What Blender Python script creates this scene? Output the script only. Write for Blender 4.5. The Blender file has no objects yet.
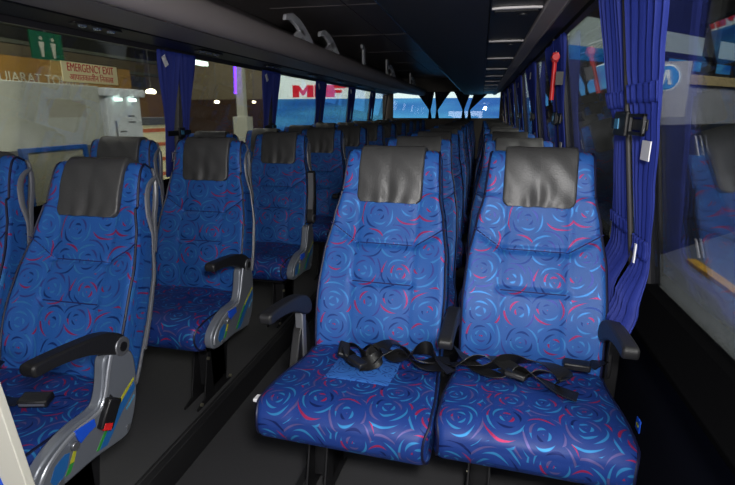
import bpy, bmesh, math, random
from mathutils import Vector, Matrix
random.seed(7)
PI = math.pi
S = bpy.context.scene
COL = S.collection

# ------------------------------------------------------------------ materials
def lin(c):
    return tuple(((v/255)/12.92 if v/255 <= .04045 else ((v/255+.055)/1.055)**2.4) for v in c)+(1,)
def mat(name, rgb, rough=.6, metal=0, spec=.5, bump=None, emit=None, sheen=0, coat=0):
    m = bpy.data.materials.new(name); m.use_nodes = True
    nt = m.node_tree; b = nt.nodes['Principled BSDF']
    b.inputs['Base Color'].default_value = lin(rgb)
    b.inputs['Roughness'].default_value = rough
    b.inputs['Metallic'].default_value = metal
    b.inputs['Specular IOR Level'].default_value = spec
    b.inputs['Sheen Weight'].default_value = sheen
    b.inputs['Coat Weight'].default_value = coat
    if emit:
        b.inputs['Emission Color'].default_value = lin(rgb); b.inputs['Emission Strength'].default_value = emit
    if bump:
        sc, st = bump
        tc = nt.nodes.new('ShaderNodeTexCoord'); n = nt.nodes.new('ShaderNodeTexNoise'); n.inputs['Scale'].default_value = sc
        n.inputs['Detail'].default_value = 4
        bp = nt.nodes.new('ShaderNodeBump'); bp.inputs['Strength'].default_value = st; bp.inputs['Distance'].default_value = .01
        nt.links.new(tc.outputs['Object'], n.inputs['Vector']); nt.links.new(n.outputs['Fac'], bp.inputs['Height'])
        nt.links.new(bp.outputs['Normal'], b.inputs['Normal'])
    return m

def math_node(nt, op, a, b=None, c=None):
    n = nt.nodes.new('ShaderNodeMath'); n.operation = op
    for i, v in enumerate((a, b, c)):
        if v is None: continue
        if isinstance(v, (int, float)): n.inputs[i].default_value = v
        else: nt.links.new(v, n.inputs[i])
    return n.outputs[0]
def vmath(nt, op, a, b=None, s=None):
    n = nt.nodes.new('ShaderNodeVectorMath'); n.operation = op
    for i, v in enumerate((a, b)):
        if v is None: continue
        if isinstance(v, tuple): n.inputs[i].default_value = v
        else: nt.links.new(v, n.inputs[i])
    if s is not None: n.inputs['Scale'].default_value = s
    return n
def mixc(nt, f, a, b):
    n = nt.nodes.new('ShaderNodeMix'); n.data_type = 'RGBA'
    nt.links.new(f, n.inputs[0])
    for i, v in ((6, a), (7, b)):
        if isinstance(v, tuple): n.inputs[i].default_value = v
        else: nt.links.new(v, n.inputs[i])
    return n.outputs[2]

def swirl_fabric(name, base, light, red, mauve, dark, plain=False, dens=.9, darks=.15):
    """woven satin with scattered broken spirals, laid out on the UV map in metres"""
    m = bpy.data.materials.new(name); m.use_nodes = True
    nt = m.node_tree; bs = nt.nodes['Principled BSDF']; L = nt.links
    uv = nt.nodes.new('ShaderNodeTexCoord').outputs['UV']
    vo = nt.nodes.new('ShaderNodeTexVoronoi'); vo.voronoi_dimensions = '2D'; vo.inputs['Scale'].default_value = 9.0
    vo.inputs['Randomness'].default_value = .55
    L.new(uv, vo.inputs['Vector'])
    dv = vmath(nt, 'SUBTRACT', uv, vo.outputs['Position'])
    sx = nt.nodes.new('ShaderNodeSeparateXYZ'); L.new(dv.outputs[0], sx.inputs[0])
    ang = math_node(nt, 'ARCTAN2', sx.outputs[1], sx.outputs[0])
    turns = math_node(nt, 'DIVIDE', ang, 2*PI)
    d = vo.outputs['Distance']
    # rose of crescents: three tapered arcs per ring, turned differently in every rose
    cs = nt.nodes.new('ShaderNodeSeparateXYZ'); L.new(vo.outputs['Color'], cs.inputs[0]); cell = cs.outputs[0]
    wob = nt.nodes.new('ShaderNodeTexNoise'); wob.inputs['Scale'].default_value = 16; wob.inputs['Detail'].default_value = 0; L.new(uv, wob.inputs['Vector'])
    rr = math_node(nt, 'ADD', math_node(nt, 'MULTIPLY', d, 6.6), math_node(nt, 'MULTIPLY', wob.outputs['Fac'], .9))
    fr = math_node(nt, 'FRACT', rr); ring = math_node(nt, 'FLOOR', rr)
    sg = math_node(nt, 'ADD', math_node(nt, 'MULTIPLY', turns, 3.0), math_node(nt, 'ADD', math_node(nt, 'MULTIPLY', ring, .43), math_node(nt, 'MULTIPLY', cell, 7)))
    seg = math_node(nt, 'FLOOR', sg); st = math_node(nt, 'FRACT', sg)
    off = math_node(nt, 'ABSOLUTE', math_node(nt, 'SUBTRACT', fr, .5))
    lim = math_node(nt, 'MULTIPLY', math_node(nt, 'SUBTRACT', math_node(nt, 'SINE', math_node(nt, 'MULTIPLY', st, PI)), .25), .34)
    ms = nt.nodes.new('ShaderNodeMath'); ms.operation = 'MULTIPLY'; ms.use_clamp = True
    L.new(math_node(nt, 'SUBTRACT', lim, off), ms.inputs[0]); ms.inputs[1].default_value = 9
    cb = nt.nodes.new('ShaderNodeCombineXYZ'); L.new(ring, cb.inputs[0]); L.new(seg, cb.inputs[1]); L.new(math_node(nt, 'MULTIPLY', cell, 37), cb.inputs[2])
    wn = nt.nodes.new('ShaderNodeTexWhiteNoise'); L.new(cb.outputs[0], wn.inputs['Vector']); v = wn.outputs['Value']
    line = math_node(nt, 'MULTIPLY', ms.outputs[0], math_node(nt, 'LESS_THAN', v, dens))
    isred = math_node(nt, 'LESS_THAN', v, .23)
    ismauve = math_node(nt, 'LESS_THAN', v, .37)
    isdark = math_node(nt, 'LESS_THAN', v, .37+darks)
    arc = mixc(nt, isred, mixc(nt, ismauve, mixc(nt, isdark, lin(light), lin(dark)), lin(mauve)), lin(red))
    if plain: arc = lin(dark)
    # fine weave tone
    nw = nt.nodes.new('ShaderNodeTexNoise'); nw.inputs['Scale'].default_value = 420; nw.inputs['Detail'].default_value = 1
    L.new(uv, nw.inputs['Vector'])
    bb = mixc(nt, nw.outputs['Fac'], tuple(x*.82 for x in lin(base)[:3])+(1,), tuple(min(1, x*1.18) for x in lin(base)[:3])+(1,))
    L.new(mixc(nt, line, bb, arc), bs.inputs['Base Color'])
    bs.inputs['Roughness'].default_value = .52
    L.new(math_node(nt, 'MULTIPLY', line, .45), bs.inputs['Metallic'])
    bs.inputs['Specular IOR Level'].default_value = .3
    bp = nt.nodes.new('ShaderNodeBump'); bp.inputs['Strength'].default_value = .25; bp.inputs['Distance'].default_value = .002
    nf = nt.nodes.new('ShaderNodeTexNoise'); nf.inputs['Scale'].default_value = 14; L.new(uv, nf.inputs['Vector'])
    h = math_node(nt, 'ADD', math_node(nt, 'MULTIPLY', line, .15), math_node(nt, 'MULTIPLY', nf.outputs['Fac'], 3))
    L.new(h, bp.inputs['Height']); L.new(bp.outputs[0], bs.inputs['Normal'])
    return m

def glass(name, tint, refl, ior=1.5):
    m = bpy.data.materials.new(name); m.use_nodes = True
    nt = m.node_tree; nt.nodes.remove(nt.nodes['Principled BSDF'])
    out = nt.nodes['Material Output']
    t = nt.nodes.new('ShaderNodeBsdfTransparent'); t.inputs[0].default_value = (*tint, 1)
    g = nt.nodes.new('ShaderNodeBsdfGlossy'); g.inputs['Roughness'].default_value = .01; g.inputs['Color'].default_value = (.9, .92, 1, 1)
    f = nt.nodes.new('ShaderNodeFresnel'); f.inputs['IOR'].default_value = ior
    mx = nt.nodes.new('ShaderNodeMixShader')
    nt.links.new(math_node(nt, 'MINIMUM', math_node(nt, 'MULTIPLY', f.outputs[0], refl), .6), mx.inputs[0])
    nt.links.new(t.outputs[0], mx.inputs[1]); nt.links.new(g.outputs[0], mx.inputs[2]); nt.links.new(mx.outputs[0], out.inputs[0])
    return m

M = {}
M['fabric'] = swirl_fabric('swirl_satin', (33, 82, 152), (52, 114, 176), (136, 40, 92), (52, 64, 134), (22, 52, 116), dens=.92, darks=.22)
M['cushion'] = swirl_fabric('swirl_satin_seat_shaded', (24, 52, 120), (50, 126, 184), (152, 38, 84), (88, 82, 138), (15, 33, 92), dens=.93, darks=.10)  # same satin as the backs, darker: shading by viewing angle painted in
M['patch'] = swirl_fabric('pale_woven_panel', (52, 104, 180), (70, 120, 200), (60, 110, 190), (40, 70, 150), (34, 62, 134), True)
M['piping'] = mat('navy_piping', (10, 14, 48), .5)
M['thread'] = mat('navy_seam_thread', (16, 26, 84), .7)
M['leather'] = mat('charcoal_leatherette', (62, 62, 62), .43, bump=(180, .12))
M['black'] = mat('black_plastic', (20, 20, 22), .45, bump=(300, .1))
M['armpad'] = mat('armrest_foam', (27, 27, 29), .5, bump=(200, .1))
M['shell'] = mat('grey_shell_plastic', (92, 94, 100), .38)
M['silver'] = mat('silver_grey_plastic', (112, 117, 126), .33, metal=.25, bump=(250, .05))
M['rim'] = mat('pale_rim_plastic', (168, 172, 180), .28, metal=.5)
M['metal'] = mat('brushed_grey_metal', (135, 137, 142), .35, metal=.7)
M['bolt'] = mat('zinc_bolt', (200, 195, 170), .3, metal=.9)
M['darkmetal'] = mat('black_painted_steel', (24, 24, 26), .42)
M['webbing'] = mat('black_webbing', (17, 17, 19), .42, bump=(400, .15))
M['red'] = mat('red_plastic', (200, 34, 36), .4)
M['bluetab'] = mat('blue_tab', (30, 84, 210), .4)
M['decalblue'] = mat('decal_blue', (36, 96, 160), .35)
M['decalteal'] = mat('decal_teal', (70, 140, 180), .35)
M['decalgreen'] = mat('decal_green', (50, 140, 60), .35)
M['decalyellow'] = mat('decal_yellow', (176, 176, 50), .35)
M['white'] = mat('white_cloth_label', (225, 225, 228), .8)
M['vinyl'] = mat('grey_floor_vinyl', (66, 66, 68), .55, bump=(60, .06))
M['riser'] = mat('black_step_edge', (30, 30, 32), .55, bump=(80, .05))
M['wallpanel'] = mat('dark_wall_panel', (14, 16, 26), .7, spec=.08)
M['ledge'] = mat('black_window_ledge', (9, 9, 10), .9, spec=0)
M['pillar'] = mat('grey_pillar_trim', (92, 90, 88), .6)
M['rearwall'] = mat('taupe_rear_trim', (88, 82, 76), .7)
M['rack'] = mat('grey_rack_moulding', (142, 134, 134), .55, bump=(30, .03))
M['rackdark'] = mat('dark_rack_panel', (38, 37, 40), .5, bump=(12, .05))
M['rackpanel'] = mat('rack_inner_panel', (120, 114, 116), .45)
M['ceil'] = mat('gloss_black_ceiling', (130, 124, 124), .38)
M['chrome'] = mat('chrome_strip', (190, 205, 225), .2, metal=.9)
M['ventwhite'] = mat('pale_vent_trim', (190, 186, 186), .4)
M['bracket'] = mat('silver_bracket', (205, 205, 210), .4)
M['glassL'] = glass('tinted_side_glass', (.80, .82, .79), .9, 1.45)
M['glassR'] = glass('reflective_side_glass', (.72, .74, .74), 1.05, 1.5)
M['glassB'] = glass('rear_glass', (.75, .78, .8), 1.0, 1.45)

def curtain_mat():
    m = mat('royal_blue_curtain', (22, 40, 124), .75)
    nt = m.node_tree; b = nt.nodes['Principled BSDF']
    tc = nt.nodes.new('ShaderNodeTexCoord'); n = nt.nodes.new('ShaderNodeTexNoise'); n.inputs['Scale'].default_value = 220
    mp = nt.nodes.new('ShaderNodeMapping'); mp.inputs['Scale'].default_value = (1, 1, .15)
    nt.links.new(tc.outputs['Object'], mp.inputs[0]); nt.links.new(mp.outputs[0], n.inputs['Vector'])
    bp = nt.nodes.new('ShaderNodeBump'); bp.inputs['Strength'].default_value = .25; bp.inputs['Distance'].default_value = .004
    nt.links.new(n.outputs['Fac'], bp.inputs['Height']); nt.links.new(bp.outputs[0], b.inputs['Normal'])
    return m
M['curtain'] = curtain_mat()
M['darkpole'] = mat('dark_grey_pole', (62, 60, 60), .5)
M['curtaindark'] = mat('navy_rear_curtain', (18, 20, 44), .8)

# ------------------------------------------------------------------ helpers
def nb(): return bmesh.new()
def obj(name, bm, m, parent=None, loc=(0, 0, 0), rot=(0, 0, 0), sharp=35, bev=0):
    me = bpy.data.meshes.new(name)
    bmesh.ops.recalc_face_normals(bm, faces=bm.faces[:])
    bm.to_mesh(me); bm.free()
    me.materials.append(m)
    for p in me.polygons: p.use_smooth = True
    me.set_sharp_from_angle(angle=math.radians(sharp))
    o = bpy.data.objects.new(name, me); COL.objects.link(o)
    o.location = loc; o.rotation_euler = rot
    if parent: o.parent = parent
    if bev:
        b = o.modifiers.new('bevel', 'BEVEL'); b.width = bev; b.segments = 2; b.limit_method = 'ANGLE'; b.angle_limit = math.radians(40)
    return o
def tag(o, label=None, cat=None, group=None, kind=None):
    if label: o['label'] = label
    if cat: o['category'] = cat
    if group: o['group'] = group
    if kind: o['kind'] = kind
    return o
def thing(name, label, cat, loc=(0, 0, 0), rot=(0, 0, 0), group=None):
    o = bpy.data.objects.new(name, None); COL.objects.link(o); o.empty_display_size = .1
    o.location = loc; o.rotation_euler = rot
    return tag(o, label, cat, group)
def struct(name, bm, m, parent=None, **k):
    o = obj(name, bm, m, parent, **k)
    if not parent: o['kind'] = 'structure'
    return o
def copy_tree(o, parent=None):
    c = o.copy(); COL.objects.link(c); c.parent = parent
    for ch in list(o.children): copy_tree(ch, c)
    return c
def bx(bm, x0, x1, y0, y1, z0, z1, mtx=None):
    vs = [bm.verts.new((x, y, z)) for x in (x0, x1) for y in (y0, y1) for z in (z0, z1)]
    for f in ((0, 1, 3, 2), (4, 6, 7, 5), (0, 4, 5, 1), (2, 3, 7, 6), (0, 2, 6, 4), (1, 5, 7, 3)):
        bm.faces.new([vs[i] for i in f])
    if mtx: bmesh.ops.transform(bm, matrix=mtx, verts=vs)
    return vs
def prism(bm, pts, a, b, axis='x'):
    """polygon pts (p,q) extruded from a to b along axis: x -> (y,z), y -> (x,z), z -> (x,y)"""
    def v(p, t):
        return {'x': (t, p[0], p[1]), 'y': (p[0], t, p[1]), 'z': (p[0], p[1], t)}[axis]
    A = [bm.verts.new(v(p, a)) for p in pts]; B = [bm.verts.new(v(p, b)) for p in pts]
    bm.faces.new(A); bm.faces.new(B[::-1])
    n = len(pts)
    for i in range(n): bm.faces.new((A[i], A[(i+1) % n], B[(i+1) % n], B[i]))
def cyl(bm, p0, p1, r, n=16, r2=None):
    p0 = Vector(p0); p1 = Vector(p1); d = p1-p0
    q = d.to_track_quat('Z', 'Y').to_matrix().to_4x4()
    bmesh.ops.create_cone(bm, cap_ends=True, segments=n, radius1=r, radius2=r if r2 is None else r2, depth=d.length,
                          matrix=Matrix.Translation((p0+p1)/2) @ q)
def tube(bm, pts, r, n=8, flat=1.0, up=(1, 0, 0)):
    pts = [Vector(p) for p in pts]; rings = []
    for i, p in enumerate(pts):
        t = (pts[min(i+1, len(pts)-1)]-pts[max(i-1, 0)]).normalized()
        a = Vector(up).cross(t)
        if a.length < 1e-4: a = Vector((0, 1, .3)).cross(t)
        a.normalize(); b = t.cross(a).normalized()
        rr = r(i/(len(pts)-1)) if callable(r) else r
        rings.append([bm.verts.new(p+a*rr*math.cos(2*PI*k/n)+b*rr*flat*math.sin(2*PI*k/n)) for k in range(n)])
    for i in range(len(rings)-1):
        for k in range(n): bm.faces.new((rings[i][k], rings[i][(k+1) % n], rings[i+1][(k+1) % n], rings[i+1][k]))
    bm.faces.new(rings[0][::-1]); bm.faces.new(rings[-1])
def spline(pts, per=8):
    pts = [Vector(p) for p in pts]; out = []
    P_ = [pts[0]]+pts+[pts[-1]]
    for i in range(1, len(P_)-2):
        a, b, c, d = P_[i-1:i+3]
        for k in range(per):
            t = k/per
            out.append(.5*((2*b)+(c-a)*t+(2*a-5*b+4*c-d)*t*t+(3*b-a-3*c+d)*t**3))
    out.append(pts[-1]); return out
def ribbon(bm, pts, w, th=.0025, wdirs=None, per=8):
    """webbing strap: pts (x,y,z,twist) with the strap's width lying along a direction rotated by twist"""
    sp = spline([p[:3] for p in pts], per); tw = [Vector((p[3], 0, 0)) for p in pts]; tws = [v.x for v in spline(tw, per)]
    rings = []
    for i, p in enumerate(sp):
        t = (sp[min(i+1, len(sp)-1)]-sp[max(i-1, 0)]).normalized()
        side = t.cross(Vector((0, 0, 1)))
        if side.length < .05: side = Vector((1, 0, 0))
        side.normalize(); nrm = side.cross(t).normalized()
        c, s = math.cos(tws[i]), math.sin(tws[i])
        a = side*c+nrm*s; b = nrm*c-side*s
        rings.append([bm.verts.new(p+a*(w/2)*u+b*(th/2)*v) for u, v in ((-1, -1), (1, -1), (1, 1), (-1, 1))])
    for i in range(len(rings)-1):
        for k in range(4): bm.faces.new((rings[i][k], rings[i][(k+1) % 4], rings[i+1][(k+1) % 4], rings[i+1][k]))
    bm.faces.new(rings[0][::-1]); bm.faces.new(rings[-1])

def chaikin(p, it=3):
    for _ in range(it):
        q = []
        for i in range(len(p)):
            a, b = p[i], p[(i+1) % len(p)]
            q += [(a[0]*.75+b[0]*.25, a[1]*.75+b[1]*.25), (a[0]*.25+b[0]*.75, a[1]*.25+b[1]*.75)]
        p = q
    return p
def resample(p, step):
    P_ = p+[p[0]]; L = [0]
    for i in range(1, len(P_)): L.append(L[-1]+math.dist(P_[i], P_[i-1]))
    n = max(8, int(L[-1]/step)); out = []; j = 0
    for k in range(n):
        s = L[-1]*k/n
        while L[j+1] < s: j += 1
        f = (s-L[j])/max(1e-9, L[j+1]-L[j])
        out.append((P_[j][0]*(1-f)+P_[j+1][0]*f, P_[j][1]*(1-f)+P_[j+1][1]*f))
    return out
def normals(p):
    n = len(p); area = sum(p[i][0]*p[(i+1) % n][1]-p[(i+1) % n][0]*p[i][1] for i in range(n))
    s = 1 if area > 0 else -1; out = []
    for i in range(n):
        dx = p[(i+1) % n][0]-p[i-1][0]; dy = p[(i+1) % n][1]-p[i-1][1]; l = math.hypot(dx, dy) or 1
        out.append((s*dy/l, -s*dx/l))
    return out
def interp(tab, x):
    if x <= tab[0][0]: return tab[0][1]
    for (a, va), (b, vb) in zip(tab, tab[1:]):
        if x <= b:
            f = (x-a)/(b-a); f = f*f*(3-2*f)*.5+f*.5
            return va+(vb-va)*f
    return tab[-1][1]
def pad(prof, hw, r, disp=None, nm=24, ns=5, uvo=(0, 0)):
    """upholstery: closed side profile (y,z) swept across x to half width hw(y,z), edges rounded by r"""
    bm = nb(); uv = bm.loops.layers.uv.new('UVMap'); N = normals(prof); n = len(prof)
    st = [(-1, PI/2-PI/2*k/ns) for k in range(ns)]+[(0, -1+2*k/nm) for k in range(nm+1)]+[(1, PI/2*(k+1)/ns) for k in range(ns)]
    s = [0]
    for i in range(1, n+1): s.append(s[-1]+math.dist(prof[i % n], prof[i-1]))
    rows = []; info = {}
    for sd, a in st:
        row = []
        for i, (y, z) in enumerate(prof):
            h = hw(y, z)
            if sd: x = sd*(h-r+r*math.sin(a)); ins = r*(1-math.cos(a))
            else: x = a*(h-r); ins = 0
            d = (disp(x, y, z, N[i], h) if disp else 0)-ins
            row.append(bm.verts.new((x, y+N[i][0]*d, z+N[i][1]*d)))
        rows.append(row)
    for j in range(len(rows)-1):
        for i in range(n):
            i2 = (i+1) % n
            f = bm.faces.new((rows[j][i], rows[j][i2], rows[j+1][i2], rows[j+1][i]))
            for l, (jj, ii, sv) in zip(f.loops, ((j, i, s[i]), (j, i2, s[i+1]), (j+1, i2, s[i+1]), (j+1, i, s[i]))):
                l[uv].uv = (rows[jj][ii].co.x+uvo[0], sv+uvo[1])
    for row, k in ((rows[0], 1), (rows[-1], 3)):
        f = bm.faces.new(row)
        for l in f.loops: l[uv].uv = (l.vert.co.y+k, l.vert.co.z)
    return bm
def edge_line(prof, hw, r, side, ang, idx, lift=0, disp=None):
    N = normals(prof); out = []
    for i in idx:
        y, z = prof[i]; h = hw(y, z); x = side*(h-r+r*math.sin(ang)); d = -r*(1-math.cos(ang))+lift
        if disp: d += disp(x, y, z, N[i], h)
        out.append((x+side*lift*.5, y+N[i][0]*d, z+N[i][1]*d))
    return out

# ------------------------------------------------------------------ the seat
BACK = resample(chaikin([(.005, -.03), (-.02, .06), (-.034, .18), (-.024, .32), (-.004, .45), (-.004, .58), (-.012, .695), (-.006, .757),
                         (.028, .775), (.066, .765), (.085, .70), (.088, .50), (.084, .28), (.08, .04), (.07, -.05), (.03, -.055)], 3), .0085)
HWB = [(-.06, .240), (.22, .244), (.36, .237), (.50, .215), (.60, .194), (.69, .187), (.755, .183), (.78, .175)]
def hwb(y, z): return interp(HWB, z)
def segd(x, z, a, b):
    ax, az = a; bx_, bz = b; dx, dz = bx_-ax, bz-az
    t = max(0, min(1, ((x-ax)*dx+(z-az)*dz)/(dx*dx+dz*dz)))
    return math.hypot(x-ax-t*dx, z-az-t*dz)
SEAMS = [((-.112, .405), (.112, .405)), ((-.112, .258), (.112, .258)), ((-.112, .06), (-.112, .585)), ((.112, .06), (.112, .585)),
         ((-.225, .475), (-.112, .405)), ((.225, .475), (.112, .405))]
def back_disp(x, y, z, n, h):
    if n[0] > -.25: return 0
    e = min(1, max(0, abs(x)/h)); d = .016*e**3*(1 if z < .6 else .3)
    d += .006*math.cos(min(1, abs(x)/.112)*PI/2)*(1 if z < .58 else 0)
    for k, (a, b) in enumerate(SEAMS):
        q = segd(x, z, a, b); dep = (.003 if k in (2, 3) else .011)*min(1, max(0, (h-abs(x))/.03))
        d -= dep*math.exp(-(q/.009)**2)
    d += .0022*math.sin(31*x+7*z)*math.sin(17*z+3*x)
    return d
CUSH = resample(chaikin([(.02, .452), (-.12, .446), (-.27, .462), (-.36, .470), (-.425, .464), (-.462, .432), (-.464, .380), (-.435, .336), (-.36, .328), (-.15, .345), (.02, .36)], 3), .0095)
def hwc(y, z): return interp([(-.47, .256), (-.42, .268), (-.30, .266), (-.05, .246), (.03, .24)], y)
def cush_disp(x, y, z, n, h):
    if n[1] < -.4: return 0
    e = abs(x)/h
    d = .012*math.cos(e*PI/2)*(1 if n[1] > .3 else .5)
    d -= .004*math.exp(-((abs(x)-.13)/.012)**2)
    d += .002*math.sin(23*x+5*y)*math.sin(19*y+2)
    return d

def back_flat(x, y, z, n, h):
    if n[0] > -.25: return 0
    return .016*min(1, abs(x)/h)**3*(1 if z < .6 else .3)
def build_seat(name, aisle=+1, detail=2):
    """one coach seat facing -y, floor point under the hinge at the origin; aisle side = +x (1), -x (-1) or none (0)"""
    t = thing(name, 'seat', 'seat')
    # cushion
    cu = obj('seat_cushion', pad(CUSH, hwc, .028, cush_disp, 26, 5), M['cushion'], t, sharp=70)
    N = normals(CUSH); bm = nb()
    top = [i for i in range(len(CUSH)) if not (CUSH[i][1] < .362 and CUSH[i][0] > -.40)]
    # contiguous run, starting from the rear of the top
    k0 = max(top, key=lambda i: (CUSH[i][0], CUSH[i][1])); idx = []
    i = k0
    stp = 1 if CUSH[(k0+1) % len(CUSH)][0] < CUSH[k0][0] and CUSH[(k0+1) % len(CUSH)][1] > .40 else -1
    while i in top and len(idx) < len(CUSH): idx.append(i); i = (i+stp) % len(CUSH)
    for s in (-1, 1):
        bm = nb(); tube(bm, edge_line(CUSH, hwc, .028, s, .8, idx, .001, cush_disp), .0042, 6); obj('piping', bm, M['piping'], cu)
    # backrest, hinged at z .44
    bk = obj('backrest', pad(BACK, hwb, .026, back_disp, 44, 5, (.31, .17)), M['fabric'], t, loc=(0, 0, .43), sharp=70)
    n = len(BACK); lo = min(range(n), key=lambda i: (BACK[i][0]-.005)**2+(BACK[i][1]+.03)**2)
    d = 1 if BACK[(lo+3) % n][1] > BACK[lo][1] else -1
    idx = []; i = lo
    while True:
        idx.append(i); i = (i+d) % n
        if BACK[i][0] > .06 and BACK[i][1] > .6: break
    for s in (-1, 1):
        bm = nb(); tube(bm, edge_line(BACK, hwb, .026, s, .85, idx, .0015, back_flat), .0045, 6); obj('piping', bm, M['piping'], bk)
    # seam threads
    bm = nb()
    def fy(x, z):
        best = min((i for i in idx if BACK[i][0] < .03), key=lambda i: abs(BACK[i][1]-z))
        nn = N2[best]; return BACK[best][0]+nn[0]*(back_disp(x, BACK[best][0], z, nn, hwb(0, z))+.0015)
    N2 = normals(BACK)
    for line in (((-.218, .475), (-.112, .405), (.112, .405), (.218, .475)), ((-.112, .258), (.112, .258))):
        pts = []
        for a, b in zip(line, line[1:]):
            for q in range(13):
                f = q/12; x = a[0]+(b[0]-a[0])*f; z = a[1]+(b[1]-a[1])*f
                if q < 12 or b == line[-1]: pts.append((x, fy(x, z), z))
        bm = nb(); tube(bm, pts, .0024, 5, up=(0, 1, 0)); obj('seam', bm, M['thread'], bk)
    # headrest cover folded over the top
    run = []; i = min((j for j in idx), key=lambda j: abs(BACK[j][1]-.560) + (1 if BACK[j][0] > .03 else 0))
    while True:
        run.append(i); i = (i+d) % n
        if BACK[i][0] > .085 and BACK[i][1] < .63: break
    outer = [(BACK[i][0]+N2[i][0]*.017, BACK[i][1]+N2[i][1]*.017) for i in run]
    inner = [(BACK[i][0]-N2[i][0]*.003, BACK[i][1]-N2[i][1]*.003) for i in run]
    loop = resample(chaikin(outer+inner[::-1], 1), .006)
    zf = BACK[run[0]][1]
    def hwh(y, z):
        if y > .03: return .124
        q = z-zf+.004
        if q < .032: q = max(0, q); return .124-.032+math.sqrt(max(0, .032**2-(.032-q)**2))
        return .124
    def hd(x, y, z, nn, h):
        if nn[0] > -.5: return 0
        e = math.exp(-(x/.085)**2); q = (z-zf)/.16
        dd = .006*math.exp(-((abs(x)-.06)/.07)**2)
        dd += .0036*math.sin(x*88*(1.2-.35*q)+1.3*math.sin(z*18))*e*min(1, max(0, 1.0-q))
        dd += .0015*math.sin(x*60+z*50)
        return dd
    obj('headrest_cover', pad(loop, hwh, .007, hd, 46, 3), M['leather'], bk, sharp=60)
    # rear shell
    run = []; i = idx[-1]
    while True:
        i = (i+d) % n; run.append(i)
        if BACK[i][1] < .0: break
    outer = [(BACK[i][0]+N2[i][0]*.014, BACK[i][1]+N2[i][1]*.014) for i in run]
    inner = [(BACK[i][0]+N2[i][0]*.001, BACK[i][1]+N2[i][1]*.001) for i in run]
    obj('back_shell', pad(resample(chaikin(outer+inner[::-1], 1), .014), lambda y, z: hwb(y, z)-.006, .006, None, 8, 3), M['shell'], bk, sharp=50)
    # moulded side grip
    if aisle >= 0 and detail:
        bm = nb()
        pts = spline([(0, .078, .735), (0, .048, .70), (0, .040, .655), (0, .052, .60), (0, .072, .54), (0, .082, .47), (0, .088, .36), (0, .088, .12)], 6)
        pts = [(hwb(0, p.z)+.000, p.y-.006, p.z) for p in pts]
        tube(bm, pts, lambda f: .007+.006*math.sin(min(1, f*1.6)*PI), 10, .75)
        pts = spline([(0, .08, .725), (0, .092, .67), (0, .094, .60), (0, .090, .52), (0, .088, .46)], 5)
        pts = [(hwb(0, p.z)+.001, p.y-.006, p.z) for p in pts]
        tube(bm, pts, .010, 8, .6)
        obj('side_grip', bm, M['shell'], bk)
    # pedestal under the cushion
    s = aisle or 1
    bm = nb()
    for x0 in (.10, .165):
        prism(bm, [(-.30, .335), (-.02, .335), (-.05, .27), (-.10, .02), (-.05, .005), (-.05, 0), (-.36, 0), (-.36, .012), (-.30, .03), (-.24, .26)], s*x0, s*(x0+.008))
    bx(bm, min(s*.10, s*.173), max(s*.10, s*.173), -.22, -.10, .05, .30)
    lg = obj('leg', bm, M['darkmetal'], t, bev=.002)
    for y, z in ((-.335, .012), (-.07, .012), (-.25, .2)):
        bm = nb(); cyl(bm, (s*.172, y, z+.01), (s*.182, y, z+.01), .008, 8); obj('bolt', bm, M['bolt'], lg)
    bm = nb(); bx(bm, -.24, .24, -.36, -.33, .30, .325); bx(bm, -.24, .24, -.06, -.03, .30, .335); bx(bm, -.24, -.21, -.36, -.03, .30, .33); bx(bm, .21, .24, -.36, -.03, .30, .33)
    obj('seat_frame', bm, M['darkmetal'], t, bev=.003)
    return t

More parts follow.
